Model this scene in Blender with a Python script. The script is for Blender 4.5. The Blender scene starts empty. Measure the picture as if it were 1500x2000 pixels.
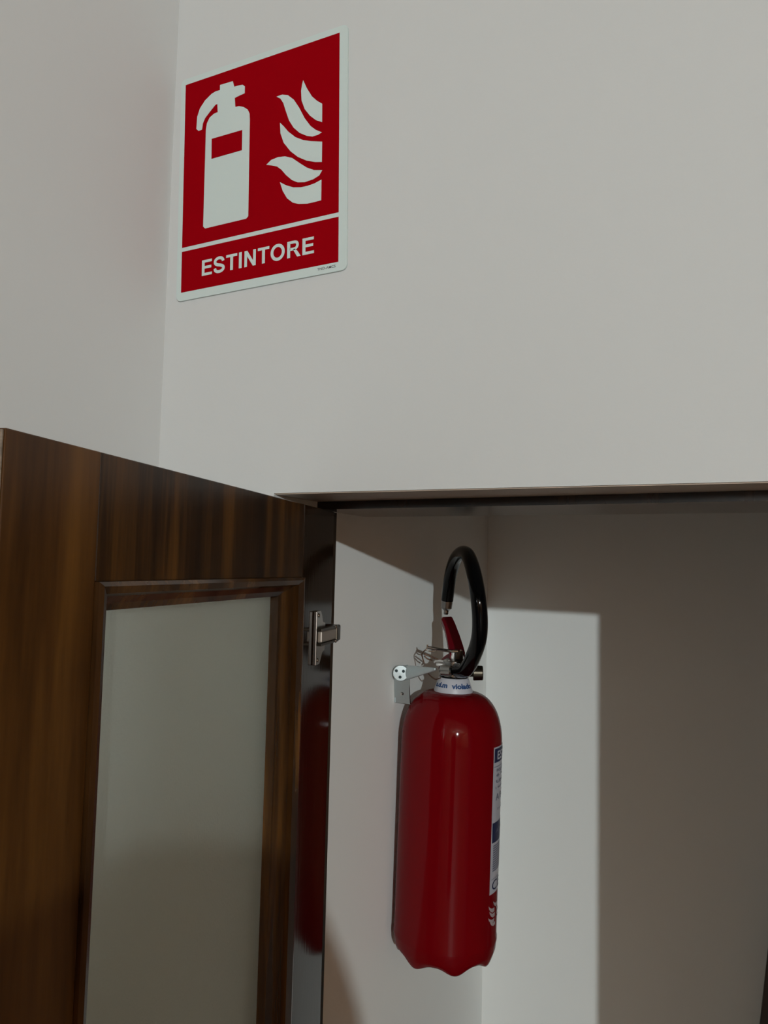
import bpy, bmesh, math, random
from mathutils import Vector, Matrix

# ------------------------------------------------------------------ camera, light, exposure
H = 1.60                       # camera height above the floor; shapes below are written with z = 0 at camera height
SC = bpy.context.scene
COL = SC.collection

cam_data = bpy.data.cameras.new('camera')
cam_data.sensor_fit = 'HORIZONTAL'
cam_data.sensor_width = 36.0
cam_data.lens = 36.0
cam_data.clip_start = 0.02
cam = bpy.data.objects.new('camera', cam_data)
COL.objects.link(cam)
R_ = Vector((0.90395048, 0.42700573, 0.02323008))
U_ = Vector((0.00989882, -0.07520087, 0.99711927))
F_ = Vector((-0.42752256, 0.9011165, 0.07220472))
m4 = Matrix.Identity(4)
for i in range(3):
    m4[i][0], m4[i][1], m4[i][2] = R_[i], U_[i], -F_[i]
m4.translation = Vector((0, -0.74591557, H))
cam.matrix_world = m4
SC.camera = cam

world = bpy.data.worlds.new('world')
SC.world = world
world.use_nodes = True
world.node_tree.nodes['Background'].inputs[0].default_value = (0.5, 0.45, 0.4, 1)
world.node_tree.nodes['Background'].inputs[1].default_value = 0.02

vs = SC.view_settings
vs.view_transform = 'Standard'
vs.look = 'None'
vs.gamma = 1.0
vs.use_curve_mapping = False
vs.exposure = 0.0

LAMP = Vector((3.76, -6.00, 1.124))     # bulb of the pendant lamp, right and behind the camera
BULB_R = 0.042
BULB_L = 12600.0

# ------------------------------------------------------------------ helpers
def shift(o):
    return o

def obj(name, bm, mat, parent=None, smooth=False):
    me = bpy.data.meshes.new(name)
    bmesh.ops.recalc_face_normals(bm, faces=bm.faces)
    bm.to_mesh(me)
    bm.free()
    if smooth:
        for p in me.polygons:
            p.use_smooth = True
    o = bpy.data.objects.new(name, me)
    COL.objects.link(o)
    if mat:
        me.materials.append(mat)
    if parent:
        o.parent = parent
    return o

def sharpen(o, deg=40):
    me = o.data
    me.set_sharp_from_angle(angle=math.radians(deg))
    return o

def empty(name, loc, rot=(0, 0, 0)):
    o = bpy.data.objects.new(name, None)
    o.empty_display_size = 0.05
    COL.objects.link(o)
    o.location = loc
    o.rotation_euler = rot
    return o

def tag(o, label=None, cat=None, kind=None, group=None):
    if label: o['label'] = label
    if cat: o['category'] = cat
    if kind: o['kind'] = kind
    if group: o['group'] = group
    return o

def add_box(bm, lo, hi, bevel=0.0):
    r = bmesh.ops.create_cube(bm, size=1.0)
    vv = r['verts']
    lo = Vector(lo); hi = Vector(hi)
    for v in vv:
        v.co = Vector([(lo[i] + hi[i]) / 2 + v.co[i] * (hi[i] - lo[i]) for i in range(3)])
    if bevel > 0:
        ed = list({e for v in vv for e in v.link_edges})
        bmesh.ops.bevel(bm, geom=ed, offset=bevel, segments=2, affect='EDGES', profile=0.5)
    return bm

def box(lo, hi, bevel=0.0):
    return add_box(bmesh.new(), lo, hi, bevel)

def add_lathe(bm, prof, n=48, M=None):
    """profile of (r, z) from bottom to top about local z"""
    rings = []
    for r, z in prof:
        if r < 1e-6:
            rings.append([bm.verts.new((0, 0, z))])
        else:
            rings.append([bm.verts.new((r * math.cos(2 * math.pi * i / n), r * math.sin(2 * math.pi * i / n), z)) for i in range(n)])
    for a, b in zip(rings, rings[1:]):
        if len(a) == 1 and len(b) == 1:
            continue
        for i in range(n):
            j = (i + 1) % n
            if len(a) == 1:
                bm.faces.new((a[0], b[i], b[j]))
            elif len(b) == 1:
                bm.faces.new((a[i], a[j], b[0]))
            else:
                bm.faces.new((a[i], a[j], b[j], b[i]))
    if M:
        for ring in rings:
            for v in ring:
                v.co = M @ v.co
    return bm

def frame_to(p, d):
    """matrix putting local z along d at p"""
    d = Vector(d).normalized()
    q = Vector((0, 0, 1)).rotation_difference(d)
    return Matrix.Translation(Vector(p)) @ q.to_matrix().to_4x4()

def add_cyl(bm, p, q, r, r2=None, n=24, bev=0.0):
    p = Vector(p); q = Vector(q)
    L = (q - p).length
    r2 = r if r2 is None else r2
    if bev > 0:
        prof = [(0, 0), (r - bev, 0), (r, bev), (r2, L - bev), (r2 - bev, L), (0, L)]
    else:
        prof = [(0, 0), (r, 0), (r2, L), (0, L)]
    return add_lathe(bm, prof, n, frame_to(p, q - p))

def catmull(pts, sub=8):
    P = [Vector(p) for p in pts]
    P = [2 * P[0] - P[1]] + P + [2 * P[-1] - P[-2]]
    out = []
    for i in range(1, len(P) - 2):
        for s in range(sub):
            t = s / sub
            a, b, c, d = P[i - 1], P[i], P[i + 1], P[i + 2]
            out.append(0.5 * ((2 * b) + (c - a) * t + (2 * a - 5 * b + 4 * c - d) * t * t + (3 * b - a - 3 * c + d) * t ** 3))
    out.append(P[-2])
    return out

def add_tube(bm, pts, r, n=16, cap=True):
    """r may be a number or a list"""
    pts = [Vector(p) for p in pts]
    rr = r if isinstance(r, (list, tuple)) else [r] * len(pts)
    rings = []
    up = None
    for i, p in enumerate(pts):
        t = (pts[min(i + 1, len(pts) - 1)] - pts[max(i - 1, 0)]).normalized()
        if up is None:
            up = t.orthogonal().normalized()
        up = (up - t * up.dot(t)).normalized()
        w = t.cross(up)
        rings.append([bm.verts.new(p + (up * math.cos(2 * math.pi * k / n) + w * math.sin(2 * math.pi * k / n)) * rr[i]) for k in range(n)])
    for a, b in zip(rings, rings[1:]):
        for i in range(n):
            j = (i + 1) % n
            bm.faces.new((a[i], a[j], b[j], b[i]))
    if cap:
        bm.faces.new(list(reversed(rings[0])))
        bm.faces.new(rings[-1])
    return bm

def add_prism(bm, poly, fn, h0, h1):
    """poly: list of (u, v); fn(u, v, h) -> 3D point"""
    a = [bm.verts.new(fn(u, v, h0)) for u, v in poly]
    b = [bm.verts.new(fn(u, v, h1)) for u, v in poly]
    n = len(poly)
    fa = bm.faces.new(a)
    fb = bm.faces.new(list(reversed(b)))
    for i in range(n):
        j = (i + 1) % n
        bm.faces.new((a[j], a[i], b[i], b[j]))
    fa.normal_update(); fb.normal_update()
    bmesh.ops.triangulate(bm, faces=[fa, fb])
    return bm

def rounded(u0, v0, u1, v1, r, n=6):
    out = []
    for cx, cy, a0 in ((u1 - r, v1 - r, 0), (u0 + r, v1 - r, 90), (u0 + r, v0 + r, 180), (u1 - r, v0 + r, 270)):
        for k in range(n + 1):
            a = math.radians(a0 + 90 * k / n)
            out.append((cx + r * math.cos(a), cy + r * math.sin(a)))
    return out

def text_bm(s, size, offset=0.0, sx=1.0, res=4):
    """flat triangulated text in xy, as a bmesh, and its bounds"""
    cu = bpy.data.curves.new('t', 'FONT')
    cu.body = s
    cu.size = size
    cu.offset = offset
    cu.resolution_u = res
    cu.fill_mode = 'FRONT'
    to = bpy.data.objects.new('t', cu)
    COL.objects.link(to)
    dg = bpy.context.evaluated_depsgraph_get()
    dg.update()
    me = bpy.data.meshes.new_from_object(to.evaluated_get(dg))
    bm = bmesh.new()
    bm.from_mesh(me)
    bpy.data.objects.remove(to)
    bpy.data.curves.remove(cu)
    bpy.data.meshes.remove(me)
    for v in bm.verts:
        v.co.x *= sx
    xs = [v.co.x for v in bm.verts]; ys = [v.co.y for v in bm.verts]
    return bm, min(xs), max(xs), min(ys), max(ys)

# ------------------------------------------------------------------ materials
def new_mat(name):
    m = bpy.data.materials.new(name)
    m.use_nodes = True
    nt = m.node_tree
    return m, nt, nt.nodes['Principled BSDF']

def simple(name, col, rough=0.5, metal=0.0, coat=0.0, spec=0.5, noise=0.0, nscale=60.0, bump=0.0, bscale=300.0):
    m, nt, b = new_mat(name)
    b.inputs['Base Color'].default_value = (*col, 1)
    b.inputs['Roughness'].default_value = rough
    b.inputs['Metallic'].default_value = metal
    b.inputs['Coat Weight'].default_value = coat
    b.inputs['Coat Roughness'].default_value = 0.06
    b.inputs['Specular IOR Level'].default_value = spec
    tc = nt.nodes.new('ShaderNodeTexCoord')
    if noise > 0:
        nz = nt.nodes.new('ShaderNodeTexNoise')
        nz.inputs['Scale'].default_value = nscale
        nz.inputs['Detail'].default_value = 4
        nt.links.new(tc.outputs['Object'], nz.inputs['Vector'])
        mx = nt.nodes.new('ShaderNodeMix'); mx.data_type = 'RGBA'
        mx.inputs['A'].default_value = (*[c * (1 - noise) for c in col], 1)
        mx.inputs['B'].default_value = (*[min(1, c * (1 + noise)) for c in col], 1)
        nt.links.new(nz.outputs['Fac'], mx.inputs['Factor'])
        nt.links.new(mx.outputs['Result'], b.inputs['Base Color'])
    if bump > 0:
        nz2 = nt.nodes.new('ShaderNodeTexNoise')
        nz2.inputs['Scale'].default_value = bscale
        nz2.inputs['Detail'].default_value = 3
        nt.links.new(tc.outputs['Object'], nz2.inputs['Vector'])
        bp = nt.nodes.new('ShaderNodeBump')
        bp.inputs['Strength'].default_value = bump
        bp.inputs['Distance'].default_value = 0.001
        nt.links.new(nz2.outputs['Fac'], bp.inputs['Height'])
        nt.links.new(bp.outputs['Normal'], b.inputs['Normal'])
    return m

def wood(name, dark, mid, light, rough=0.22, stretch=(26, 26, 2.2), knot=None, spec=0.5):
    m, nt, b = new_mat(name)
    N = nt.nodes; L = nt.links
    tc = N.new('ShaderNodeTexCoord')
    mp = N.new('ShaderNodeMapping')
    mp.inputs['Scale'].default_value = stretch
    L.new(tc.outputs['Object'], mp.inputs['Vector'])
    n1 = N.new('ShaderNodeTexNoise')
    n1.inputs['Scale'].default_value = 1.0; n1.inputs['Detail'].default_value = 5; n1.inputs['Roughness'].default_value = 0.55
    n1.inputs['Distortion'].default_value = 0.6
    L.new(mp.outputs['Vector'], n1.inputs['Vector'])
    mp2 = N.new('ShaderNodeMapping')
    mp2.inputs['Scale'].default_value = tuple(s * 9 for s in stretch)
    L.new(tc.outputs['Object'], mp2.inputs['Vector'])
    n2 = N.new('ShaderNodeTexNoise')
    n2.inputs['Scale'].default_value = 1.0; n2.inputs['Detail'].default_value = 3
    L.new(mp2.outputs['Vector'], n2.inputs['Vector'])
    add = N.new('ShaderNodeMath'); add.operation = 'MULTIPLY_ADD'
    L.new(n2.outputs['Fac'], add.inputs[0]); add.inputs[1].default_value = 0.22
    L.new(n1.outputs['Fac'], add.inputs[2])
    cr = N.new('ShaderNodeValToRGB')
    e = cr.color_ramp.elements
    e[0].position = 0.42; e[0].color = (*dark, 1)
    e[1].position = 0.86; e[1].color = (*light, 1)
    x = e.new(0.62); x.color = (*mid, 1)
    L.new(add.outputs[0], cr.inputs['Fac'])
    out = cr.outputs['Color']
    if knot:
        (kc, kr, kcol) = knot
        vm = N.new('ShaderNodeVectorMath'); vm.operation = 'SUBTRACT'
        L.new(tc.outputs['Object'], vm.inputs[0]); vm.inputs[1].default_value = kc
        vd = N.new('ShaderNodeVectorMath'); vd.operation = 'DIVIDE'
        L.new(vm.outputs[0], vd.inputs[0]); vd.inputs[1].default_value = kr
        ln = N.new('ShaderNodeVectorMath'); ln.operation = 'LENGTH'
        L.new(vd.outputs[0], ln.inputs[0])
        ad2 = N.new('ShaderNodeMath'); ad2.operation = 'MULTIPLY_ADD'
        L.new(n2.outputs['Fac'], ad2.inputs[0]); ad2.inputs[1].default_value = 1.2
        L.new(ln.outputs['Value'], ad2.inputs[2])
        mr = N.new('ShaderNodeMapRange')
        mr.inputs['From Min'].default_value = 1.0; mr.inputs['From Max'].default_value = 1.75
        mr.inputs['To Min'].default_value = 1.0; mr.inputs['To Max'].default_value = 0.0
        L.new(ad2.outputs[0], mr.inputs['Value'])
        mx = N.new('ShaderNodeMix'); mx.data_type = 'RGBA'
        L.new(mr.outputs[0], mx.inputs['Factor'])
        L.new(out, mx.inputs['A']); mx.inputs['B'].default_value = (*kcol, 1)
        out = mx.outputs['Result']
    L.new(out, b.inputs['Base Color'])
    b.inputs['Roughness'].default_value = rough
    b.inputs['Specular IOR Level'].default_value = spec
    bp = N.new('ShaderNodeBump')
    bp.inputs['Strength'].default_value = 0.05; bp.inputs['Distance'].default_value = 0.001
    L.new(n2.outputs['Fac'], bp.inputs['Height'])
    L.new(bp.outputs['Normal'], b.inputs['Normal'])
    return m

M = {}
M['closet_wall'] = simple('wall_paint_closet_lightened', (0.88, 0.88, 0.855), 0.75, noise=0.012, nscale=2.5, bump=0.12, bscale=160, spec=0.3)  # wall paint lightened for the closet: extra light put into the colour
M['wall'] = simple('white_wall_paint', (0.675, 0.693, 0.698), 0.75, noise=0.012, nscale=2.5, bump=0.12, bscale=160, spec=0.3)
M['ceiling'] = simple('ceiling_paint', (0.72, 0.56, 0.40), 0.9)
M['panelling'] = simple('brown_panelling', (0.36, 0.185, 0.085), 0.6, noise=0.2, nscale=4)
M['floor'] = simple('floor_tile', (0.10, 0.055, 0.030), 0.45, noise=0.15, nscale=6)
M['soffit'] = simple('raw_soffit_wood', (0.54, 0.44, 0.36), 0.6, noise=0.15, nscale=30)
M['wood'] = wood('stained_wood', (0.010, 0.0042, 0.0016), (0.034, 0.0145, 0.0045), (0.085, 0.038, 0.010))
M['wood_dark'] = wood('stained_wood_dark', (0.007, 0.0035, 0.0020), (0.018, 0.0085, 0.0035), (0.04, 0.018, 0.006), rough=0.14)
M['mould'] = wood('stained_moulding_wood', (0.010, 0.004, 0.0012), (0.05, 0.02, 0.005), (0.13, 0.056, 0.013), rough=0.25, spec=0.25)
M['edge'] = wood('worn_edge_wood', (0.10, 0.075, 0.055), (0.22, 0.17, 0.125), (0.36, 0.29, 0.22), rough=0.5, stretch=(8, 8, 90))
M['board'] = wood('dark_board_wood', (0.010, 0.005, 0.003), (0.02, 0.010, 0.005), (0.04, 0.02, 0.009), rough=0.35)
M['sign_white'] = simple('sign_white_plastic', (0.66, 0.76, 0.75), 0.6, spec=0.1)
M['sign_red'] = simple('sign_red_print', (0.335, 0.0012, 0.006), 0.6, spec=0.0)
M['print_grey'] = simple('small_grey_print', (0.10, 0.09, 0.10), 0.6)
M['ext_red'] = simple('red_enamel', (0.175, 0.0012, 0.004), 0.5, coat=0.40, spec=0.0)
M['lever_red'] = simple('red_lever_paint', (0.16, 0.002, 0.008), 0.4, coat=0.4, spec=0.1)
M['hose'] = simple('black_rubber', (0.002, 0.002, 0.0025), 0.10, spec=0.25)
M['chrome'] = simple('chrome_plate', (0.62, 0.60, 0.57), 0.12, metal=1.0)
M['nickel'] = simple('nickel_valve', (0.46, 0.45, 0.43), 0.25, metal=1.0)
M['pivot'] = simple('dark_pivot_metal', (0.030, 0.021, 0.016), 0.3, metal=0.5)
M['bright'] = simple('bright_satin_metal', (0.80, 0.78, 0.75), 0.38, metal=0.5)
M['nozzle'] = simple('grey_nozzle_metal', (0.28, 0.26, 0.25), 0.3, metal=1.0)
M['gunmetal'] = simple('dark_brass', (0.10, 0.085, 0.065), 0.3, metal=1.0)
M['zinc_bright'] = simple('bright_zinc_plate', (0.50, 0.55, 0.56), 0.16, metal=1.0)
M['zinc'] = simple('zinc_plate', (0.58, 0.66, 0.68), 0.38, metal=0.75, noise=0.08, nscale=80)
M['white_pl'] = simple('white_collar_plastic', (0.62, 0.62, 0.68), 0.4)
M['blue_ink'] = simple('blue_ink', (0.015, 0.07, 0.22), 0.5)
M['navy'] = simple('navy_print', (0.008, 0.016, 0.07), 0.4)
M['label'] = simple('label_white', (0.50, 0.50, 0.56), 0.35)
M['label_grey'] = simple('label_print_grey', (0.14, 0.15, 0.22), 0.4)
M['hinge'] = simple('nickel_hinge', (0.50, 0.46, 0.43), 0.25, metal=1.0)
M['hinge_arm'] = simple('satin_hinge_arm', (0.42, 0.37, 0.32), 0.4, metal=0.6)
M['wire'] = simple('seal_wire', (0.16, 0.09, 0.06), 0.4, metal=0.6)
M['dark_hole'] = simple('punched_hole', (0.01, 0.03, 0.035), 0.6)
M['flame_white'] = simple('pale_flame_print', (0.45, 0.36, 0.37), 0.4)

def glass_mat():
    m, nt, b = new_mat('hammered_glass')
    N = nt.nodes; L = nt.links
    b.inputs['Base Color'].default_value = (0.80, 0.83, 0.76, 1)
    b.inputs['Roughness'].default_value = 0.42
    b.inputs['IOR'].default_value = 1.3
    b.inputs['Transmission Weight'].default_value = 0.90
    b.inputs['Specular IOR Level'].default_value = 0.4
    tc = N.new('ShaderNodeTexCoord')
    nz = N.new('ShaderNodeTexNoise'); nz.inputs['Scale'].default_value = 420; nz.inputs['Detail'].default_value = 2
    L.new(tc.outputs['Object'], nz.inputs['Vector'])
    bp = N.new('ShaderNodeBump'); bp.inputs['Strength'].default_value = 0.35; bp.inputs['Distance'].default_value = 0.001
    L.new(nz.outputs['Fac'], bp.inputs['Height']); L.new(bp.outputs['Normal'], b.inputs['Normal'])
    return m
M['glass'] = glass_mat()

m, nt, b = new_mat('lamp_bulb_glow')
b.inputs['Base Color'].default_value = (1, 1, 1, 1)
b.inputs['Emission Color'].default_value = (0.885, 0.985, 1.0, 1)
b.inputs['Emission Strength'].default_value = BULB_L
M['bulb'] = m

# ------------------------------------------------------------------ the setting
XL, XR, YB = -0.6694, 6.8, -9.4           # room: left wall, right wall, wall behind the camera
ZF, ZC = -H, 1.50                         # floor, ceiling
ZL = 0.083                                # soffit height
XO0, XO1 = -0.4956, 0.279                 # opening
NX0, NX1, NY = -0.553, 0.34, 0.996        # niche: left wall, right wall, back wall

def struct(name, bm, mat, label=None):
    return tag(obj(name, bm, mat), label, None, 'structure')

bm = bmesh.new()
add_box(bm, (XL, 0, ZF), (XO0, 0.12, ZL))
add_box(bm, (XO1, 0, ZF), (XR, 0.12, ZL))
add_box(bm, (XL, 0, ZL), (XR, 0.12, ZC))
struct('wall_far', bm, M['wall'], 'white wall with the red sign, above the closet opening')
struct('wall_left', box((XL - 0.1, YB, ZF), (XL, 0.12, ZC)), M['wall'], 'white wall on the left, behind the open door')
struct('wall_right', box((XR, YB, ZF), (XR + 0.1, 0.12, ZC)), M['panelling'])
struct('wall_behind', box((XL - 0.1, YB - 0.1, ZF), (XR + 0.1, YB, ZC)), M['panelling'])
struct('wall_closet_left', box((NX0 - 0.1, 0.12, ZF), (NX0, NY + 0.1, 0.42)), M['closet_wall'], 'white side wall of the closet, carrying the extinguisher bracket')
struct('wall_closet_back', box((NX0, NY, ZF), (NX1, NY + 0.1, 0.42)), M['closet_wall'], 'white back wall of the closet')
struct('wall_closet_right', box((NX1, 0.12, ZF), (NX1 + 0.1, NY + 0.1, 0.42)), M['panelling'])
struct('ceiling_closet', box((NX0 - 0.1, 0.12, 0.42), (NX1 + 0.1, NY + 0.1, 0.5)), M['closet_wall'])
struct('floor', box((XL - 0.1, YB - 0.1, ZF - 0.08), (XR + 0.1, NY + 0.1, ZF)), M['floor'])
struct('ceiling', box((XL - 0.1, YB - 0.1, ZC), (XR + 0.1, 0.12, ZC + 0.08)), M['ceiling'])

struct('floor_closet', box((NX0, 0.12, ZF - 0.01), (NX1, NY, ZF + 0.012)), M['board'], 'dark floor board inside the closet')

# frame of the opening: pale soffit strip, dark head board with a glossy underside, jambs
tr = tag(empty('trim_1', (0, 0.1, ZL)), 'dark wooden frame lining the closet opening', None, 'structure')
def sub(name, bm, mat, parent, off):
    for v in bm.verts:
        v.co -= Vector(off)
    return obj(name, bm, mat, parent)
bm = bmesh.new()
YS0, YS1 = 0.100, 0.048          # the frame stands a little askew in the opening
top = ZL + 0.0
def quad_prism(pts, z0, z1):
    b_ = bmesh.new()
    a = [b_.verts.new((x, y, z0)) for x, y in pts]
    c = [b_.verts.new((x, y, z1)) for x, y in pts]
    b_.faces.new(a); b_.faces.new(list(reversed(c)))
    n = len(pts)
    for i in range(n):
        b_.faces.new((a[(i + 1) % n], a[i], c[i], c[(i + 1) % n]))
    return b_
off = (0, 0.1, ZL)
sub('soffit_strip', quad_prism([(XO0, 0.002), (XO1, 0.002), (XO1, YS1), (XO0, YS0)], ZL - 0.0012, ZL + 0.0), M['soffit'], tr, off)
sub('head_board', quad_prism([(XO0, YS0), (XO1, YS1), (XO1, 0.21), (XO0, 0.235)], ZL - 0.0112, ZL + 0.03), M['wood_dark'], tr, off)
sub('jamb_board', box((NX0 + 0.001, 0.121, ZF), (XO0 + 0.001, 0.150, ZL - 0.0118)), M['wood_dark'], tr, off)
sub('jamb_board', box((XO1 - 0.001, 0.121, ZF), (NX1 - 0.001, 0.150, ZL - 0.0118)), M['wood_dark'], tr, off)

# ------------------------------------------------------------------ open door leaf with its glass
# local frame of the leaf: x from the free edge to the hinge edge, y out of the back, z up
DP = Vector((-0.35060, -0.47115, 0.0))
DA = math.atan2(0.9787, -0.2055)
door = empty('door_1', (DP.x, DP.y, 0), (0, 0, DA))
tag(door, 'open dark brown wooden door leaf with hammered glass pane', None, 'structure')
W, T, ZT, ZB = 0.5842, 0.024, 0.0686, -1.585
S0, S1 = 0.0850, 0.4720         # stile / rail joints
RZ = -0.0130                   # top of the glazed opening
RB = -1.45
# local y: inside face at 0, leaf thickness goes to +y (away from the camera)
def dbox(name, lo, hi, mat, bev=0.0007, parent=door):
    return obj(name, box(lo, hi, bev), mat, parent)
MD = {}
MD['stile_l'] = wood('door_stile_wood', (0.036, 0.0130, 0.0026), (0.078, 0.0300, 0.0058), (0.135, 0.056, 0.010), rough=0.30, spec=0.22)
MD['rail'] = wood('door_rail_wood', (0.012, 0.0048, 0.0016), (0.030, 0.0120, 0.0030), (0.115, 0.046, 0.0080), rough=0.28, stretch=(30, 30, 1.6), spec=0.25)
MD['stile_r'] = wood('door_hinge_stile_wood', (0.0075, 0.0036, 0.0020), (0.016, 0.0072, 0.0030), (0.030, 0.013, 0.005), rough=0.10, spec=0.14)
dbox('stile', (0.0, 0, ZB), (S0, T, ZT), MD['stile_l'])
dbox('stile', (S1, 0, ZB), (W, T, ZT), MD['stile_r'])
dbox('top_rail', (S0 + 0.0002, 0.0001, RZ), (S1 - 0.0002, T, ZT), MD['rail'])
dbox('bottom_rail', (S0 + 0.0006, 0.0002, ZB), (S1 - 0.0006, T, RB), MD['rail'])
dbox('edge_strip', (-0.0016, 0.001, ZB), (-0.0001, T - 0.001, ZT - 0.001), M['edge'], 0.0004)

# glazing bead: a moulded section swept along four mitred sides
# section: (inward distance from the opening edge, local y)
SEC = [(0.0, -0.0030), (0.003, -0.0052), (0.008, -0.0040), (0.010, -0.0006), (0.015, 0.0030), (0.0200, 0.0050), (0.0200, 0.0140), (0.0, 0.0140)]
MK = wood('moulding_knot_wood', (0.012, 0.005, 0.0015), (0.050, 0.020, 0.005), (0.13, 0.056, 0.013), rough=0.25, spec=0.25,
          knot=((0.4655, 0.0, -0.190), (0.015, 0.03, 0.055), (0.20, 0.085, 0.015)))
def bead(p0, p1, n0, mat, wide=1.0):
    """p0->p1 outer edge in (x, z); n0 inward unit direction; mitred ends"""
    b_ = bmesh.new()
    d = ((p1[0] - p0[0]), (p1[1] - p0[1]))
    L = math.hypot(*d); d = (d[0] / L, d[1] / L)
    r0, r1 = [], []
    for w, y in SEC:
        r0.append(b_.verts.new((p0[0] + n0[0] * w * wide + d[0] * w * MITRE[0], y, p0[1] + n0[1] * w * wide + d[1] * w * MITRE[0])))
        r1.append(b_.verts.new((p1[0] + n0[0] * w * wide - d[0] * w * MITRE[1], y, p1[1] + n0[1] * w * wide - d[1] * w * MITRE[1])))
    n = len(SEC)
    for i in range(n):
        j = (i + 1) % n
        b_.faces.new((r0[i], r0[j], r1[j], r1[i]))
    b_.faces.new(r0); b_.faces.new(list(reversed(r1)))
    return obj('moulding', b_, mat, door)
G0, G1 = 0.0850, 0.4720
WR, WL, WT = 2.95, 0.92, 0.95                       # the bead on the hinge side is broader
MITRE = (WL / WT, WR / WT); bead((G0, RZ), (G1, RZ), (0, -1), M['mould'], WT)
MITRE = (WT / WL, WT / WL); bead((G0, RB), (G0, RZ), (1, 0), M['mould'], WL)
MITRE = (WT / WR, WT / WR); bead((G1, RB), (G1, RZ), (-1, 0), MK, WR)
MITRE = (WL / WT, WR / WT); bead((G0, RB), (G1, RB), (0, 1), M['mould'], WT)
dbox('glass_pane', (G0 + 0.003, 0.0145, RB + 0.003), (G1 - 0.003, 0.0185, RZ - 0.003), M['glass'], 0.0)

# concealed hinge on the inner face
hin = obj('hinge', bmesh.new(), M['hinge'], door)
bm = bmesh.new()
poly = [(0.513, -0.0525), (0.530, -0.0525), (0.535, -0.058), (0.539, -0.066), (0.548, -0.068), (0.548, -0.100), (0.539, -0.102), (0.534, -0.109), (0.529, -0.1145), (0.513, -0.1145)]
add_prism(bm, poly, lambda u, v, h: (u, h, v), -0.0035, -0.0003)
add_box(bm, (0.5118, -0.0048, -0.1145), (0.5140, -0.0003, -0.0525), 0.0008)
me = bpy.data.meshes.new('hinge'); bmesh.ops.recalc_face_normals(bm, faces=bm.faces); bm.to_mesh(me); bm.free()
me.materials.append(M['hinge']); hin.data = me
bm = bmesh.new()
add_box(bm, (0.518, -0.0095, -0.0890), (0.576, -0.0040, -0.0755), 0.0015)
obj('hinge_arm', bm, M['hinge_arm'], hin)
bm = bmesh.new()
add_box(bm, (0.512, -0.0110, -0.0752), (0.580, -0.0036, -0.0722), 0.0004)
add_box(bm, (0.512, -0.0110, -0.0922), (0.580, -0.0036, -0.0893), 0.0004)
add_box(bm, (0.576, -0.0105, -0.0918), (0.591, 0.0100, -0.0722), 0.002)
obj('hinge_knuckle', bm, M['gunmetal'], hin)
for (u, v) in ((0.5225, -0.0575), (0.5225, -0.1095), (0.568, -0.0735), (0.568, -0.0908)):
    bm = bmesh.new()
    y0 = -0.0035 if u < 0.55 else -0.0110
    add_lathe(bm, [(0, 0), (0.0024, 0), (0.0022, 0.0008), (0.0012, 0.0014), (0, 0.0016)], 16, frame_to((u, y0, v), (0, -1, 0)))
    obj('screw', bm, M['chrome'], hin, True)

# ------------------------------------------------------------------ emergency sign
SA = 0.025064
sign = empty('fire_extinguisher_sign', (-0.65038, 0.0, 0.61575), (math.radians(90), 0, 0))
sign.rotation_euler = (math.radians(90), -SA, 0)
tag(sign, 'red and white extinguisher sign fixed high on the white wall', 'sign')
# local: u right, v down, h out of the wall; after the 90 degree turn local x = right, local y = up, local z = out (-Y)
MM = 0.001
def SF(u, v, h):
    return (u * MM, -v * MM, h * MM)
bm = bmesh.new()
add_prism(bm, rounded(-7.5, -8.0, 236.8, 286.5, 7), SF, 0.3, 2.3)
obj('panel', bm, M['sign_white'], sign)
bm = bmesh.new(); add_prism(bm, [(0, 0), (226, 0), (226, 217.4), (0, 217.4)], SF, 2.2, 2.5); obj('red_field', bm, M['sign_red'], sign)
bm = bmesh.new(); add_prism(bm, [(0, 222.7), (226, 222.7), (226, 275.8), (0, 275.8)], SF, 2.2, 2.5); obj('red_band', bm, M['sign_red'], sign)
EXT = [(33.0, 196.0), (36, 199.0), (98.1, 199.0), (101, 196.5), (101.2, 74.4), (100.6, 65.5), (97.7, 59.6), (91.6, 54.7), (84.7, 51.8), (79.0, 51.2), (78.0, 39.3), (84.8, 38.1), (92.9, 37.2), (92.9, 28.2), (89.5, 25.2), (83.9, 24.5), (76.9, 24.2), (74.5, 16.2), (55.0, 15.7), (55.0, 22.5), (48.6, 22.2), (42.2, 23.7), (31.7, 29.9), (24.0, 38.3), (19.9, 48.4), (19.0, 64.4), (22.6, 67.9), (27.9, 67.5), (29.1, 59.5), (32.4, 53.5), (40.2, 46.6), (48.2, 40.1), (51.4, 39.8), (52.2, 50.8), (46.4, 51.3), (39.6, 54.8), (35.6, 61.3), (34.2, 69.6)]
bm = bmesh.new(); add_prism(bm, EXT, SF, 2.4, 2.75); sym = obj('extinguisher_symbol', bm, M['sign_white'], sign)
bm = bmesh.new(); add_prism(bm, [(43.8, 83.9), (90.2, 84.2), (90.2, 110.2), (44.0, 110.2)], SF, 2.6, 3.0); obj('symbol_window', bm, M['sign_red'], sym)
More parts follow.
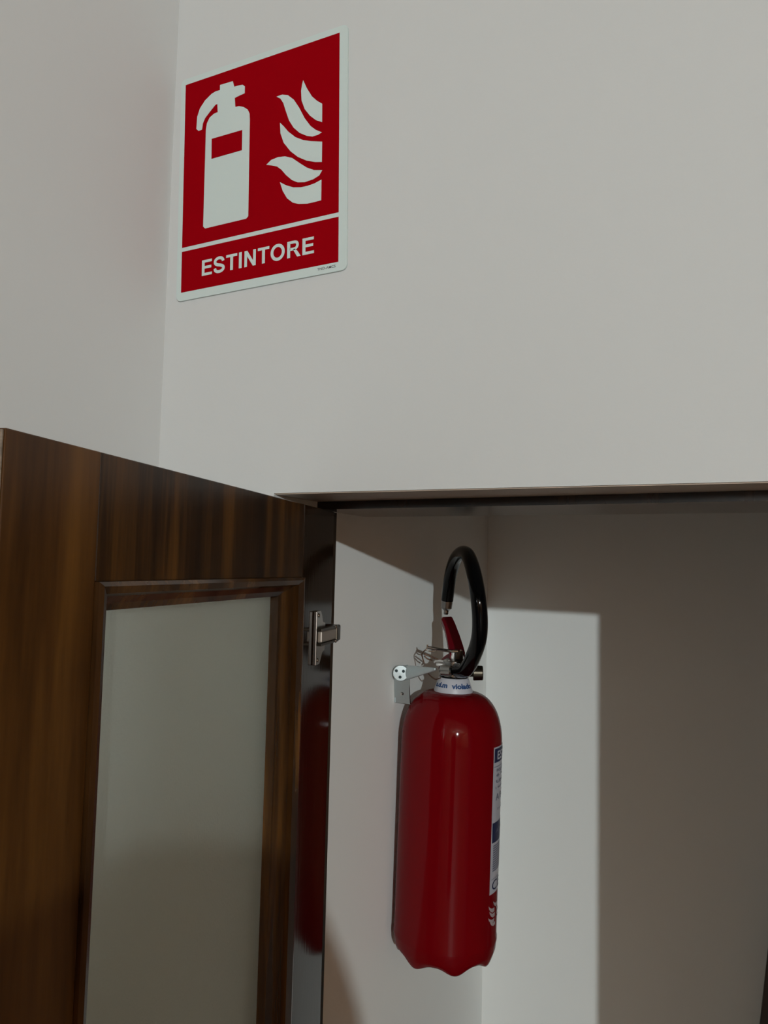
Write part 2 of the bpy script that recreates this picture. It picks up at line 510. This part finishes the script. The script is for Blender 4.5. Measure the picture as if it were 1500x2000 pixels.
FL = [
 [(177.1, 44.5), (182.0, 55.5), (189.4, 68.2), (196.5, 75.7), (203.4, 81.1), (203.4, 103.6), (195.1, 99.0), (187.0, 91.4), (179.7, 81.4), (175.2, 69.4), (174.4, 57.2), (175.8, 49.0)],
 [(139.6, 54.7), (147.9, 54.4), (156.0, 57.4), (164.3, 65.3), (171.8, 77.2), (179.5, 92.4), (187.8, 104.3), (194.8, 110.8), (203.2, 116.1), (198.1, 117.8), (190.5, 118.0), (182.7, 115.1), (172.8, 108.9), (164.5, 100.4), (158.0, 89.7), (153.3, 76.7), (149.6, 65.5), (145.2, 58.5)],
 [(145.2, 89.1), (150.5, 95.0), (156.9, 103.2), (167.2, 112.9), (178.2, 119.3), (189.0, 123.4), (203.7, 127.6), (203.5, 152.2), (194.3, 150.1), (182.7, 145.5), (170.8, 138.2), (160.5, 128.7), (150.8, 115.7), (146.1, 102.8)],
 [(126.4, 137.4), (133.2, 133.0), (143.0, 131.8), (152.9, 133.2), (163.0, 137.7), (173.2, 146.3), (183.2, 154.3), (193.0, 159.6), (204.1, 162.3), (200.1, 167.8), (191.8, 170.6), (180.5, 171.5), (170.8, 169.5), (162.8, 164.8), (154.4, 156.6), (148.0, 148.6), (141.8, 143.2), (134.6, 140.2)],
 [(146.1, 163.7), (155.3, 169.8), (165.3, 174.5), (175.1, 176.6), (184.6, 176.9), (194.0, 176.0), (203.2, 173.6), (203.0, 198.4), (193.5, 198.6), (184.0, 198.4), (172.4, 196.2), (164.5, 193.0), (156.3, 185.8), (150.2, 175.4)],
]
def smooth_poly(P):
    return P
for P in FL:
    bm = bmesh.new(); add_prism(bm, P, SF, 2.4, 2.75); obj('flame_symbol', bm, M['sign_white'], sign)

def fit_text(s, u0, u1, v0, v1, h, name, mat, parent, bold):
    b_, x0, x1, y0, y1 = text_bm(s, 1.0, bold)
    for v in b_.verts:
        fx = (v.co.x - x0) / (x1 - x0); fy = (v.co.y - y0) / (y1 - y0)
        v.co = Vector(SF(u0 + fx * (u1 - u0), v1 + fy * (v0 - v1), h))
    return obj(name, b_, mat, parent)
def ribbon(bm, path, w, closed=False):
    """flat stroke of width w along a 2D path"""
    n = len(path); L_, R__ = [], []
    for i, p in enumerate(path):
        a = path[(i - 1) % n] if (closed or i > 0) else p
        b_ = path[(i + 1) % n] if (closed or i < n - 1) else p
        d = Vector((b_[0] - a[0], b_[1] - a[1])).normalized()
        L_.append(bm.verts.new((p[0] - d.y * w / 2, p[1] + d.x * w / 2, 0)))
        R__.append(bm.verts.new((p[0] + d.y * w / 2, p[1] - d.x * w / 2, 0)))
    for i in range(n if closed else n - 1):
        j = (i + 1) % n
        bm.faces.new((L_[i], R__[i], R__[j], L_[j]))
def flat(bm, pts):
    f = bm.faces.new([bm.verts.new((x, y, 0)) for x, y in pts])
    f.normal_update()
    bmesh.ops.triangulate(bm, faces=[f])
CH, SW = 0.716, 0.142
def letter_bm(ch):
    b_ = bmesh.new()
    if ch == 'E':
        flat(b_, [(0.073, 0), (0.617, 0), (0.617, 0.121), (0.218, 0.121), (0.218, 0.316), (0.577, 0.316), (0.577, 0.437), (0.218, 0.437), (0.218, 0.595), (0.604, 0.595), (0.604, CH), (0.073, CH)])
    elif ch == 'T':
        flat(b_, [(0.234, 0), (0.379, 0), (0.379, 0.595), (0.591, 0.595), (0.591, CH), (0.022, CH), (0.022, 0.595), (0.234, 0.595)])
    elif ch == 'I':
        flat(b_, [(0.068, 0), (0.213, 0), (0.213, CH), (0.068, CH)])
    elif ch == 'N':
        flat(b_, [(0.074, 0), (0.208, 0), (0.208, 0.467), (0.501, 0), (0.646, 0), (0.646, CH), (0.512, CH), (0.512, 0.238), (0.214, CH), (0.074, CH)])
    elif ch == 'O':
        ribbon(b_, [(0.389 + 0.275 * math.cos(t), 0.358 + 0.302 * math.sin(t)) for t in [2 * math.pi * k / 40 for k in range(40)]], 0.138, True)
    elif ch == 'S':
        pts = [(0.100, 0.222), (0.130, 0.125), (0.220, 0.064), (0.340, 0.050), (0.455, 0.075), (0.535, 0.135), (0.548, 0.220), (0.490, 0.290), (0.370, 0.335), (0.240, 0.370), (0.135, 0.430), (0.105, 0.520), (0.150, 0.610), (0.245, 0.660), (0.345, 0.668), (0.450, 0.640), (0.510, 0.580), (0.530, 0.505)]
        ribbon(b_, [(p.x, p.y) for p in catmull([(x, y, 0) for x, y in pts], 4)], 0.136)
    elif ch == 'R':
        flat(b_, [(0.073, 0), (0.218, 0), (0.218, CH), (0.073, CH)])
        ribbon(b_, [(p.x, p.y) for p in catmull([(0.200, 0.656, 0), (0.330, 0.657, 0), (0.450, 0.652, 0), (0.535, 0.610, 0), (0.560, 0.515, 0), (0.525, 0.415, 0), (0.440, 0.368, 0), (0.320, 0.360, 0), (0.200, 0.360, 0)], 4)], 0.121)
        flat(b_, [(0.345, 0.345), (0.545, 0.0), (0.718, 0.0), (0.640, 0.125), (0.560, 0.245), (0.470, 0.330), (0.420, 0.365)])
    return b_
ADV = {'E': 0.667, 'S': 0.667, 'T': 0.611, 'I': 0.278, 'N': 0.722, 'O': 0.778, 'R': 0.722}
cx_ = 0.0
word = 'ESTINTORE'
tot = sum(ADV[c] for c in word) - 0.073 - 0.05
for k, ch in enumerate(word):
    b_ = letter_bm(ch)
    for v in b_.verts:
        x = (v.co.x + cx_ - 0.073) / tot; y = v.co.y / CH
        v.co = Vector(SF(32.4 + x * 161.6, 259.8 - y * 20.0, 2.75))
    cx_ += ADV[ch]
    obj('letter', b_, M['sign_white'], sign)
fit_text('TND-AMC5', 198.5, 222.5, 278.6, 281.6, 2.5, 'small_print', M['print_grey'], sign, 0.01)

# ------------------------------------------------------------------ fire extinguisher
ER = Vector((0.93953, 0.34246, 0))
BASE = Vector((-0.44159, 0.46559, -0.645)) - ER * 0.0075
BASE = Vector((-0.46509, 0.50654, -0.66822))   # hangs close to the side wall
ext = empty('fire_extinguisher', BASE, (0, 0.0190, math.atan2(0.34246, 0.93953)))
ext.scale = (1.036, 1.036, 1.036)
tag(ext, 'red fire extinguisher with black looped hose hanging on the closet side wall', 'fire extinguisher')
# local: x right as seen from the door, y away, z up from the foot
RB_ = 0.0822
NN = 144
PH = math.radians(-90 + 14)
bm = bmesh.new()
SK = [(0.0660, 0.043, 0.4), (0.0705, 0.030, 1.0), (0.0735, 0.030, 1.0), (0.0755, 0.0325, 0.85), (0.0776, 0.037, 0.55), (0.0798, 0.043, 0.22), (0.0815, 0.049, 0), (RB_, 0.057, 0), (RB_ + 0.0009, 0.0620, 0), (RB_ + 0.0009, 0.0655, 0), (RB_, 0.0700, 0), (RB_, 0.366, 0)]
for k in range(1, 15):
    a = math.radians(90 * k / 14)
    SK.append((0.026 + (RB_ - 0.026) * (math.cos(a) ** 0.78 if k < 14 else 0.0), 0.366 + 0.079 * math.sin(a), 0))
SK.append((0.022, 0.4455, 0))
rows = []
for r, z, wgt in SK:
    ring = []
    for i in range(NN):                       # seven shallow feet are scalloped out of the skirt
        a = 2 * math.pi * i / NN
        foot = (0.5 + 0.5 * math.cos(7 * (a - PH))) ** 1.3
        rr_ = r + 0.0010 * foot * wgt
        ring.append(bm.verts.new((rr_ * math.cos(a), rr_ * math.sin(a), z + wgt * 0.0095 * (1 - foot))))
    rows.append(ring)
for a_, b__ in zip(rows, rows[1:]):
    for i in range(NN):
        j = (i + 1) % NN
        bm.faces.new((a_[i], a_[j], b__[j], b__[i]))
bm.faces.new(rows[-1])
body = sharpen(obj('body', bm, M['ext_red'], ext, True), 60)
bm = bmesh.new(); add_lathe(bm, [(0, 0.046), (0.040, 0.047), (0.060, 0.049), (0.070, 0.055), (0, 0.056)], 48)
obj('base_dome', bm, M['ext_red'], ext, True)

# white collar with blue lettering
bm = bmesh.new(); add_lathe(bm, [(0.024, 0.443), (0.0318, 0.4435), (0.0318, 0.447), (0.0248, 0.4665), (0.0235, 0.4675), (0.012, 0.4675)], 64)
collar = sharpen(obj('collar', bm, M['white_pl'], ext, True), 40)
RC = lambda z: RB_
def wrap_text(s, a0, a1, zb, zt, radius, name, mat, parent, bold=0.01, off=0.0004):
    """angles measured from the camera-facing side, + to the right"""
    b_, x0, x1, y0, y1 = text_bm(s, 1.0, bold)
    bmesh.ops.subdivide_edges(b_, edges=[e for e in b_.edges if e.calc_length() > 0.3], cuts=2)
    for v in b_.verts:
        fx = (v.co.x - x0) / (x1 - x0); fy = (v.co.y - y0) / (y1 - y0)
        a = a0 + fx * (a1 - a0); z = zb + fy * (zt - zb)
        r = radius(z) + off
        if radius is RC:
            z = LZ(z)
        v.co = Vector((r * math.sin(a), -r * math.cos(a), z))
    return obj(name, b_, mat, parent)
rad = math.radians
cr_ = lambda z: 0.0318 + (0.0248 - 0.0318) * (z - 0.447) / 0.0195
wrap_text('s.d.m', rad(-72), rad(-20), 0.4530, 0.4612, cr_, 'collar_lettering', M['blue_ink'], collar, 0.045)
wrap_text('violado', rad(-6), rad(70), 0.4525, 0.4608, cr_, 'collar_lettering', M['blue_ink'], collar, 0.045)

# label wrapped round the right flank
LZ = lambda z: 0.1430 + (z - 0.1235) * 0.9554
def patch(a0, a1, z0, z1, off, name, mat, parent, n=14):
    b_ = bmesh.new()
    z0, z1 = LZ(z0), LZ(z1)
    lo, hi = [], []
    for i in range(n + 1):
        a = a0 + (a1 - a0) * i / n
        r = RB_ + off
        lo.append(b_.verts.new((r * math.sin(a), -r * math.cos(a), z0)))
        hi.append(b_.verts.new((r * math.sin(a), -r * math.cos(a), z1)))
    for i in range(n):
        b_.faces.new((lo[i], lo[i + 1], hi[i + 1], hi[i]))
    return obj(name, b_, mat, parent, True)
A0 = rad(54); A1 = rad(150)
lab = patch(A0, A1, 0.1235, 0.3590, 0.0003, 'label', M['label'], ext, 24)
patch(A0 + 0.03, A1 - 0.03, 0.334, 0.3565, 0.0006, 'label_header', M['navy'], lab, 20)
wrap_text('ESTINTORE', A0 + 0.13, A1 - 0.13, 0.338, 0.3525, RC, 'label_lettering', M['label'], lab, 0.02, 0.0010)
patch(A0 + 0.03, A1 - 0.03, 0.3265, 0.3275, 0.0006, 'label_line', M['label_grey'], lab, 20)
for k, (s, z, h, a) in enumerate((('POLVERE', 0.318, 0.005, 0.13), ('6 kg', 0.309, 0.006, 0.12), ('USO', 0.300, 0.005, 0.12), ('1 togliere', 0.290, 0.0045, 0.10), ('A B C', 0.272, 0.011, 0.12), ('2 premere', 0.255, 0.004, 0.2))):
    wrap_text(s, A0 + a, A0 + a + 0.55, z, z + h, RC, 'label_lettering', M['label_grey'], lab, 0.015, 0.0008)
patch(A0 + 0.03, A1 - 0.03, 0.2050, 0.2370, 0.0006, 'label_box', M['navy'], lab, 20)
wrap_text('ATTENZIONE', A0 + 0.15, A1 - 0.2, 0.219, 0.226, RC, 'label_lettering', M['label_grey'], lab, 0.01, 0.0010)
b_all = bmesh.new()
for k in range(12):
    z = LZ(0.1985 - 0.0036 * k)
    n = 16
    lo, hi = [], []
    for i in range(n + 1):
        a = A0 + 0.08 + (A1 - A0 - 0.16) * i / n
        r = RB_ + 0.0006
        lo.append(b_all.verts.new((r * math.sin(a), -r * math.cos(a), z)))
        hi.append(b_all.verts.new((r * math.sin(a), -r * math.cos(a), z + 0.0021)))
    for i in range(n):
        b_all.faces.new((lo[i], lo[i + 1], hi[i + 1], hi[i]))
tag(obj('text_lines', b_all, M['label_grey'], lab, True), None, None, 'stuff')
wrap_text('CE', A0 + 0.08, A0 + 0.50, 0.1285, 0.1440, RC, 'label_lettering', M['navy'], lab, 0.0, 0.0008)
patch(A0 + 0.04, A1 - 0.04, 0.1465, 0.1472, 0.0006, 'label_line', M['label_grey'], lab, 20)
# pale flame emblem under the label
for k, (z, s, a) in enumerate(((0.1235, 1.0, 0.17), (0.1185, 1.15, 0.0), (0.1105, 1.1, 0.03), (0.1025, 1.0, 0.0), (0.0965, 0.95, 0.06), (0.1120, 1.1, 0.34), (0.1030, 1.0, 0.36))):
    P = [(0.0, 0.0100), (0.06, 0.0070), (0.14, 0.0045), (0.26, 0.0040), (0.26, -0.0010), (0.16, -0.0012), (0.07, 0.0022), (0.015, 0.0065)]
    b_ = bmesh.new()
    b_.faces.new([b_.verts.new(((RB_ + 0.0006) * math.sin(rad(53) + a + u * 0.9), -(RB_ + 0.0006) * math.cos(rad(53) + a + u * 0.9), z - 0.003 + w * s)) for u, w in P])
    bmesh.ops.triangulate(b_, faces=b_.faces[:])
    obj('flame_emblem', b_, M['flame_white'], ext)

# helper: a point given in the upright plane through the axis facing the door, moved t towards the door
DIST = 1.2896
def P(a, z, t=0.0):
    k = (DIST - t) / DIST
    a_, z_ = a * k, z * k
    zz = z_ + 0.645
    return Vector((a_ + 0.0075 - 0.0154 * zz, -t, zz))

# valve body
bm = bmesh.new()
add_lathe(bm, [(0.0215, 0.4672), (0.0225, 0.469), (0.0225, 0.473), (0.0180, 0.476), (0.0165, 0.486), (0.019, 0.488), (0.019, 0.494), (0.012, 0.498), (0, 0.498)], 40)
add_cyl(bm, P(-0.020, -0.1655, 0.004), P(0.026, -0.1685, 0.004), 0.0085, 0.0085, 24, 0.001)
add_cyl(bm, P(-0.022, -0.1675, 0.008), P(-0.002, -0.1680, 0.016), 0.0095, 0.0105, 28, 0.003)
valve = sharpen(obj('valve', bm, M['nickel'], ext, True), 40)
bm = bmesh.new(); add_lathe(bm, [(0.015, 0.4672), (0.0232, 0.4674), (0.0236, 0.4686), (0.0232, 0.4698), (0.015, 0.4700)], 40)
obj('gasket', bm, M['hose'], valve, True)
bm = bmesh.new()
add_cyl(bm, P(0.024, -0.1695, 0.004), P(0.032, -0.1692, 0.004), 0.0060, 0.0060, 20)
add_cyl(bm, P(0.0310, -0.1690, 0.004), P(0.0475, -0.1682, 0.004), 0.0122, 0.0118, 28, 0.0012)
sharpen(obj('valve_knob', bm, M['gunmetal'], ext, True), 40)
bm = bmesh.new()
add_box(bm, P(0.0005, -0.157, 0.009), P(0.0145, -0.132, -0.014), 0.0015)
sharpen(obj('pivot_block', bm, M['pivot'], ext), 40)
bm = bmesh.new()
add_cyl(bm, P(-0.0030, -0.1475, 0.004), P(-0.0018, -0.1370, 0.004), 0.0032, 0.0032, 16, 0.0006)
add_cyl(bm, P(-0.0082, -0.1600, 0.012), P(-0.0072, -0.1505, 0.012), 0.0030, 0.0030, 16, 0.0006)
sharpen(obj('valve_stem', bm, M['bright'], ext, True), 40)

# squeeze lever: channel-shaped, rising away from the pivot
def strip(rows, th):
    """rows: list of (left point, right point); thickness th downward"""
    b_ = bmesh.new()
    top_, bot = [], []
    for l, r in rows:
        top_.append((b_.verts.new(l), b_.verts.new(r)))
        bot.append((b_.verts.new(l - Vector((0, 0, th))), b_.verts.new(r - Vector((0, 0, th)))))
    for i in range(len(rows) - 1):
        for s in (top_, bot):
            b_.faces.new((s[i][0], s[i][1], s[i + 1][1], s[i + 1][0]))
        for q in (0, 1):
            b_.faces.new((top_[i][q], top_[i + 1][q], bot[i + 1][q], bot[i][q]))
    for i in (0, len(rows) - 1):
        b_.faces.new((top_[i][0], top_[i][1], bot[i][1], bot[i][0]))
    return b_
rows = [(P(-0.0075, -0.1405, 0.006), P(0.0175, -0.1365, 0.006)),
        (P(-0.0095, -0.1300, -0.010), P(0.0140, -0.1250, -0.010)),
        (P(-0.0125, -0.1150, -0.030), P(0.0085, -0.1095, -0.030)),
        (P(-0.0170, -0.0955, -0.055), P(0.0010, -0.0910, -0.055)),
        (P(-0.0225, -0.0835, -0.072), P(-0.0045, -0.0800, -0.072)),
        (P(-0.0205, -0.0800, -0.078), P(-0.0065, -0.0785, -0.078))]
bm = strip(rows, 0.0022)
lever = sharpen(obj('squeeze_lever', bm, M['lever_red'], ext), 50)
bm = bmesh.new()
for side in (0, 1):
    prev = None
    for rw in rows[:-1]:
        p = rw[side]; dn = Vector((0, 0.006, -0.009))
        o_ = Vector((0.0016 * (1 if side == 0 else -1), 0, 0))
        cur = [bm.verts.new(p), bm.verts.new(p + o_), bm.verts.new(p + o_ + dn), bm.verts.new(p + dn)]
        if prev:
            for i in range(4):
                bm.faces.new((prev[i], prev[(i + 1) % 4], cur[(i + 1) % 4], cur[i]))
        else:
            bm.faces.new(cur)
        prev = cur
    bm.faces.new(list(reversed(prev)))
obj('lever_flange', bm, M['lever_red'], lever)
bm = bmesh.new()
add_lathe(bm, [(0, 0), (0.0022, 0), (0.0016, 0.0012), (0, 0.0015)], 14, frame_to(P(0.0105, -0.1335, 0.0075), (0.2, -1, 0.2)))
obj('rivet', bm, M['chrome'], lever, True)

# carrying handle below the lever: dark red arc and chrome fork
arc = [P(-0.002, -0.1390, 0.002), P(-0.008, -0.1400, -0.010), P(-0.0150, -0.1450, -0.024), P(-0.0205, -0.1510, -0.036), P(-0.0235, -0.1555, -0.044)]
arc = catmull(arc, 6)
rows2 = [(p + Vector((-0.002, 0, 0.0)), p + Vector((0.016, 0, -0.002))) for p in arc]
bm = strip(rows2, 0.010)
sharpen(obj('carry_handle', bm, M['lever_red'], ext), 50)
bm = bmesh.new()
add_box(bm, P(-0.0300, -0.1615, 0.002), P(-0.0070, -0.1535, -0.022), 0.002)
add_tube(bm, [P(-0.033, -0.155, -0.006), P(-0.030, -0.1525, -0.004), P(-0.024, -0.152, 0.0), P(-0.012, -0.1535, 0.004)], 0.0018, 10)
sharpen(obj('handle_fork', bm, M['bright'], ext), 40)

# safety pin with its end ring and seal wire
bm = bmesh.new()
add_tube(bm, catmull([P(0.006, -0.1350, 0.008), P(-0.010, -0.1350, 0.006), P(-0.028, -0.1332, 0.002), P(-0.044, -0.1312, 0.0)], 4), 0.0027, 12)
cpt = P(-0.038, -0.1338, 0.0)
ringp = [cpt + Vector((0.0085 * math.cos(a), 0.0, 0.0035 * math.sin(a))) for a in [2 * math.pi * k / 20 for k in range(21)]]
add_tube(bm, ringp, 0.0012, 8, False)
add_tube(bm, [P(-0.047, -0.1355, 0.0), P(-0.0455, -0.1315, 0.0), P(-0.0450, -0.1265, 0.0)], 0.0014, 8)
sharpen(obj('safety_pin', bm, M['chrome'], ext, True), 60)
bm = bmesh.new()
add_tube(bm, catmull([P(-0.047, -0.1345, 0.0), P(-0.0535, -0.1420, -0.008), P(-0.0520, -0.1500, -0.012), P(-0.0495, -0.1580, -0.010)], 6), 0.0012, 8)
add_tube(bm, catmull([P(-0.050, -0.1420, -0.004), P(-0.040, -0.1455, -0.004), P(-0.026, -0.1505, -0.002), P(-0.018, -0.1540, 0.0)], 6), 0.0013, 8)
add_tube(bm, catmull([P(-0.0500, -0.1455, -0.004), P(-0.044, -0.1500, -0.004), P(-0.036, -0.1520, -0.002)], 6), 0.0012, 8)
add_tube(bm, catmull([P(-0.0430, -0.1735, -0.004), P(-0.037, -0.1790, 0.0), P(-0.030, -0.1825, 0.006), P(-0.022, -0.1800, 0.016)], 6), 0.0011, 8)
obj('seal_wire', bm, M['wire'], ext, True)

# hose: out of the valve, up and over, back down to the nozzle clip
hp = [P(0.0070, -0.1660, 0.022), P(0.0200, -0.1625, 0.044), P(0.0310, -0.1420, 0.070), P(0.0395, -0.1130, 0.096), P(0.0408, -0.0820, 0.108), P(0.0375, -0.0480, 0.110), P(0.0318, -0.0150, 0.094),
      P(0.0252, 0.0100, 0.066), P(0.0180, 0.0255, 0.030), P(0.0090, 0.0280, -0.004), P(-0.0005, 0.0180, -0.038), P(-0.0075, -0.0030, -0.064), P(-0.0110, -0.0260, -0.080), P(-0.0135, -0.0520, -0.088)]
bm = bmesh.new()
hpts = catmull(hp, 8)
add_tube(bm, hpts, [0.0126 - 0.0018 * k / (len(hpts) - 1) for k in range(len(hpts))], 24)
sharpen(obj('hose', bm, M['hose'], ext, True), 50)
bm = bmesh.new()
a_, b__ = P(-0.0133, -0.0500, -0.088), P(-0.0150, -0.0730, -0.090)
add_lathe(bm, [(0, 0), (0.0098, 0), (0.0100, 0.003), (0.0094, 0.016), (0.0060, 0.0195), (0.0040, 0.020), (0.0046, 0.0215), (0.0040, 0.0235), (0.0046, 0.025), (0.0036, 0.0275), (0, 0.0275)], 24, frame_to(a_, b__ - a_))
sharpen(obj('nozzle', bm, M['nozzle'], ext, True), 40)

# ------------------------------------------------------------------ wall bracket that carries it
br = empty('wall_bracket', (NX0, 0.5, -0.20))
tag(br, 'zinc-plated wall bracket with a pointed horn holding the extinguisher neck', 'bracket')
o_ = (NX0, 0.5, -0.20)
sub('wall_plate', box((NX0 + 0.0002, 0.478, -0.231), (NX0 + 0.0028, 0.53, -0.172), 0.0006), M['zinc'], br, o_)
bm = bmesh.new()
prev = None
for k in range(9):                         # the flange curls slightly under towards its foot
    f = k / 8
    z = -0.172 - 0.0595 * f
    y = 0.4745 + 0.0050 * f ** 2.2
    cur = [bm.verts.new((NX0 + x, y + dy, z)) for x, dy in ((0.0004, 0), (0.0290, 0), (0.0290, 0.0028), (0.0004, 0.0028))]
    if prev:
        for q in range(4):
            bm.faces.new((prev[q], prev[(q + 1) % 4], cur[(q + 1) % 4], cur[q]))
    else:
        bm.faces.new(cur)
    prev = cur
bm.faces.new(list(reversed(prev)))
o3 = sub('front_flange', bm, M['zinc_bright'], br, o_)
for p in o3.data.polygons: p.use_smooth = True
sharpen(o3, 40)
bm = bmesh.new()
cb = Vector((-0.5368, 0.4670, -0.1785)); cbn = Vector((0.406, -0.914, 0.0))
add_lathe(bm, [(0, 0), (0.0135, 0), (0.0135, 0.0022), (0.0125, 0.0032), (0, 0.0034)], 40, frame_to(cb, cbn))
boss = sub('boss', bm, M['zinc'], br, o_)
for dx, dz in ((-0.0075, 0.0040), (0.0045, 0.0035), (-0.0010, -0.0065)):
    bm = bmesh.new()
    add_lathe(bm, [(0, 0), (0.0026, 0), (0.0026, 0.0003), (0, 0.0003)], 16, frame_to(cb + cbn * 0.0034 + Vector((dx * 0.914, dx * 0.406, dz)), cbn))
    sub('hole', bm, M['dark_hole'], boss, o_)
# horn: tapering folded sheet from the boss to the tip under the valve
bm = bmesh.new()
root = Vector((-0.5340, 0.4760, -0.1795)); tip = Vector((-0.4640, 0.4440, -0.1640))
ax = (tip - root)
sidev = ax.cross(Vector((0, 0, 1))).normalized()
rings = []
for k in range(9):
    f = k / 8
    c = root + ax * f
    hh = 0.0135 * (1 - f) + 0.0024 * f
    ww = 0.0060 * (1 - f) + 0.0022 * f
    rings.append([bm.verts.new(c + Vector((0, 0, 1)) * hh * math.sin(2 * math.pi * i / 20) + sidev * ww * math.cos(2 * math.pi * i / 20)) for i in range(20)])
for a_, b__ in zip(rings, rings[1:]):
    for i in range(20):
        bm.faces.new((a_[i], a_[(i + 1) % 20], b__[(i + 1) % 20], b__[i]))
bm.faces.new(rings[0]); bm.faces.new(rings[-1])
o2 = sub('horn', bm, M['zinc'], br, o_)
for p in o2.data.polygons: p.use_smooth = True
bm = bmesh.new()
add_lathe(bm, [(0, 0), (0.0028, 0), (0.0024, 0.0012), (0, 0.0018)], 16, frame_to((NX0 + 0.0150, 0.4764, -0.2150), (0, -1, -0.25)))
sub('screw', bm, M['chrome'], br, o_)

# ------------------------------------------------------------------ dark board leaning in the closet corner
p_top = Vector((0.0584, 0.975, -0.45)); p_bot = Vector((-0.0848, 0.75, -1.6))
bd = (p_top - p_bot).normalized()
bx = Vector((1, 0, 0)); bx = (bx - bd * bx.dot(bd)).normalized()
bn = bd.cross(bx)
Lb = (p_top - p_bot).length
board = obj('wooden_board', box((0, 0, 0.020), (0.07, 0.018, Lb), 0.002), M['board'])
board.matrix_world = Matrix(((bx.x, bn.x, bd.x, p_bot.x), (bx.y, bn.y, bd.y, p_bot.y), (bx.z, bn.z, bd.z, p_bot.z), (0, 0, 0, 1)))
tag(board, 'dark brown wooden board leaning on the closet back wall, right edge', 'board')

# ------------------------------------------------------------------ the room's pendant lamp (behind the camera)
lamp = empty('pendant_lamp', LAMP)
tag(lamp, 'small pendant lamp with a bare glowing bulb hanging from the ceiling', 'lamp')
bm = bmesh.new(); bmesh.ops.create_uvsphere(bm, u_segments=24, v_segments=16, radius=BULB_R); obj('bulb', bm, M['bulb'], lamp, True)
bm = bmesh.new(); add_lathe(bm, [(0, 0.040), (0.014, 0.040), (0.016, 0.043), (0.016, 0.065), (0.006, 0.075), (0, 0.075)], 20); obj('socket', bm, M['white_pl'], lamp)
bm = bmesh.new(); add_lathe(bm, [(0.016, 0.075), (0.09, 0.070), (0.16, 0.055), (0.16, 0.053), (0.09, 0.067), (0.016, 0.071)], 48); obj('bulb_light_blocker', bm, M['gunmetal'], lamp, True)  # unseen disc added above the bulb to keep its light off the ceiling
bm = bmesh.new(); add_cyl(bm, (0, 0, 0.07), (0, 0, ZC - LAMP.z - 0.015), 0.003, n=10); obj('cord', bm, M['white_pl'], lamp)
bm = bmesh.new(); add_lathe(bm, [(0, 0), (0.045, 0), (0.05, 0.01), (0.05, 0.02), (0, 0.02)], 24, Matrix.Translation((0, 0, ZC - LAMP.z - 0.0205))); obj('ceiling_rose', bm, M['white_pl'], lamp)

# ------------------------------------------------------------------ unseen blocker added to cast the shadow of a person at the camera
M['blocker_dark'] = simple('dark_blocker_surface', (0.035, 0.028, 0.025), 0.9, noise=0.2, nscale=200)
blocker = tag(empty('shadow_blocker', (0.475, -1.50, -H)), 'unseen dark shape added behind the camera to cast the shadow of a person', 'shadow blocker')
bm = bmesh.new()
CP = [(0.150, 0.135, 0.60), (0.160, 0.14, 0.75), (0.185, 0.14, 0.95), (0.205, 0.14, 1.15), (0.220, 0.13, 1.30), (0.229, 0.125, 1.42), (0.204, 0.115, 1.48), (0.175, 0.10, 1.535), (0.148, 0.09, 1.585), (0.115, 0.085, 1.625), (0.080, 0.07, 1.645), (0.045, 0.045, 1.655)]
rings = []
for rx, ry, z in CP:
    fold = 0.010 * max(0.0, 1.5 - z)
    rings.append([bm.verts.new(((rx + fold * math.sin(7 * t)) * math.cos(t), (ry + fold * math.sin(9 * t)) * math.sin(t), z)) for t in [2 * math.pi * i / 64 for i in range(64)]])
for a_, b__ in zip(rings, rings[1:]):
    for i in range(64):
        bm.faces.new((a_[i], a_[(i + 1) % 64], b__[(i + 1) % 64], b__[i]))
bm.faces.new(rings[0]); bm.faces.new(rings[-1])
obj('blocker_body', bm, M['blocker_dark'], blocker, True)
bm = bmesh.new(); add_lathe(bm, [(0, 1.655), (0.046, 1.655), (0.044, 1.660), (0.02, 1.665), (0.012, 1.672), (0, 1.673)], 32); obj('blocker_cap', bm, M['board'], blocker, True)
bm = bmesh.new(); add_cyl(bm, (0, 0, 0.12), (0, 0, 0.61), 0.018, 0.018, 20); obj('blocker_pole', bm, M['board'], blocker, True)
for k in range(3):
    a = math.pi / 6 + k * 2 * math.pi / 3
    c, s_ = math.cos(a), math.sin(a)
    bm = bmesh.new(); add_tube(bm, catmull([(0, 0, 0.26), (0.10 * c, 0.10 * s_, 0.17), (0.20 * c, 0.20 * s_, 0.06), (0.27 * c, 0.27 * s_, 0.016)], 5), 0.015, 12); obj('blocker_leg', bm, M['board'], blocker, True)

# ------------------------------------------------------------------ everything up to camera height
for o in list(COL.objects):
    if o.parent is None and o is not cam:
        o.location.z += H
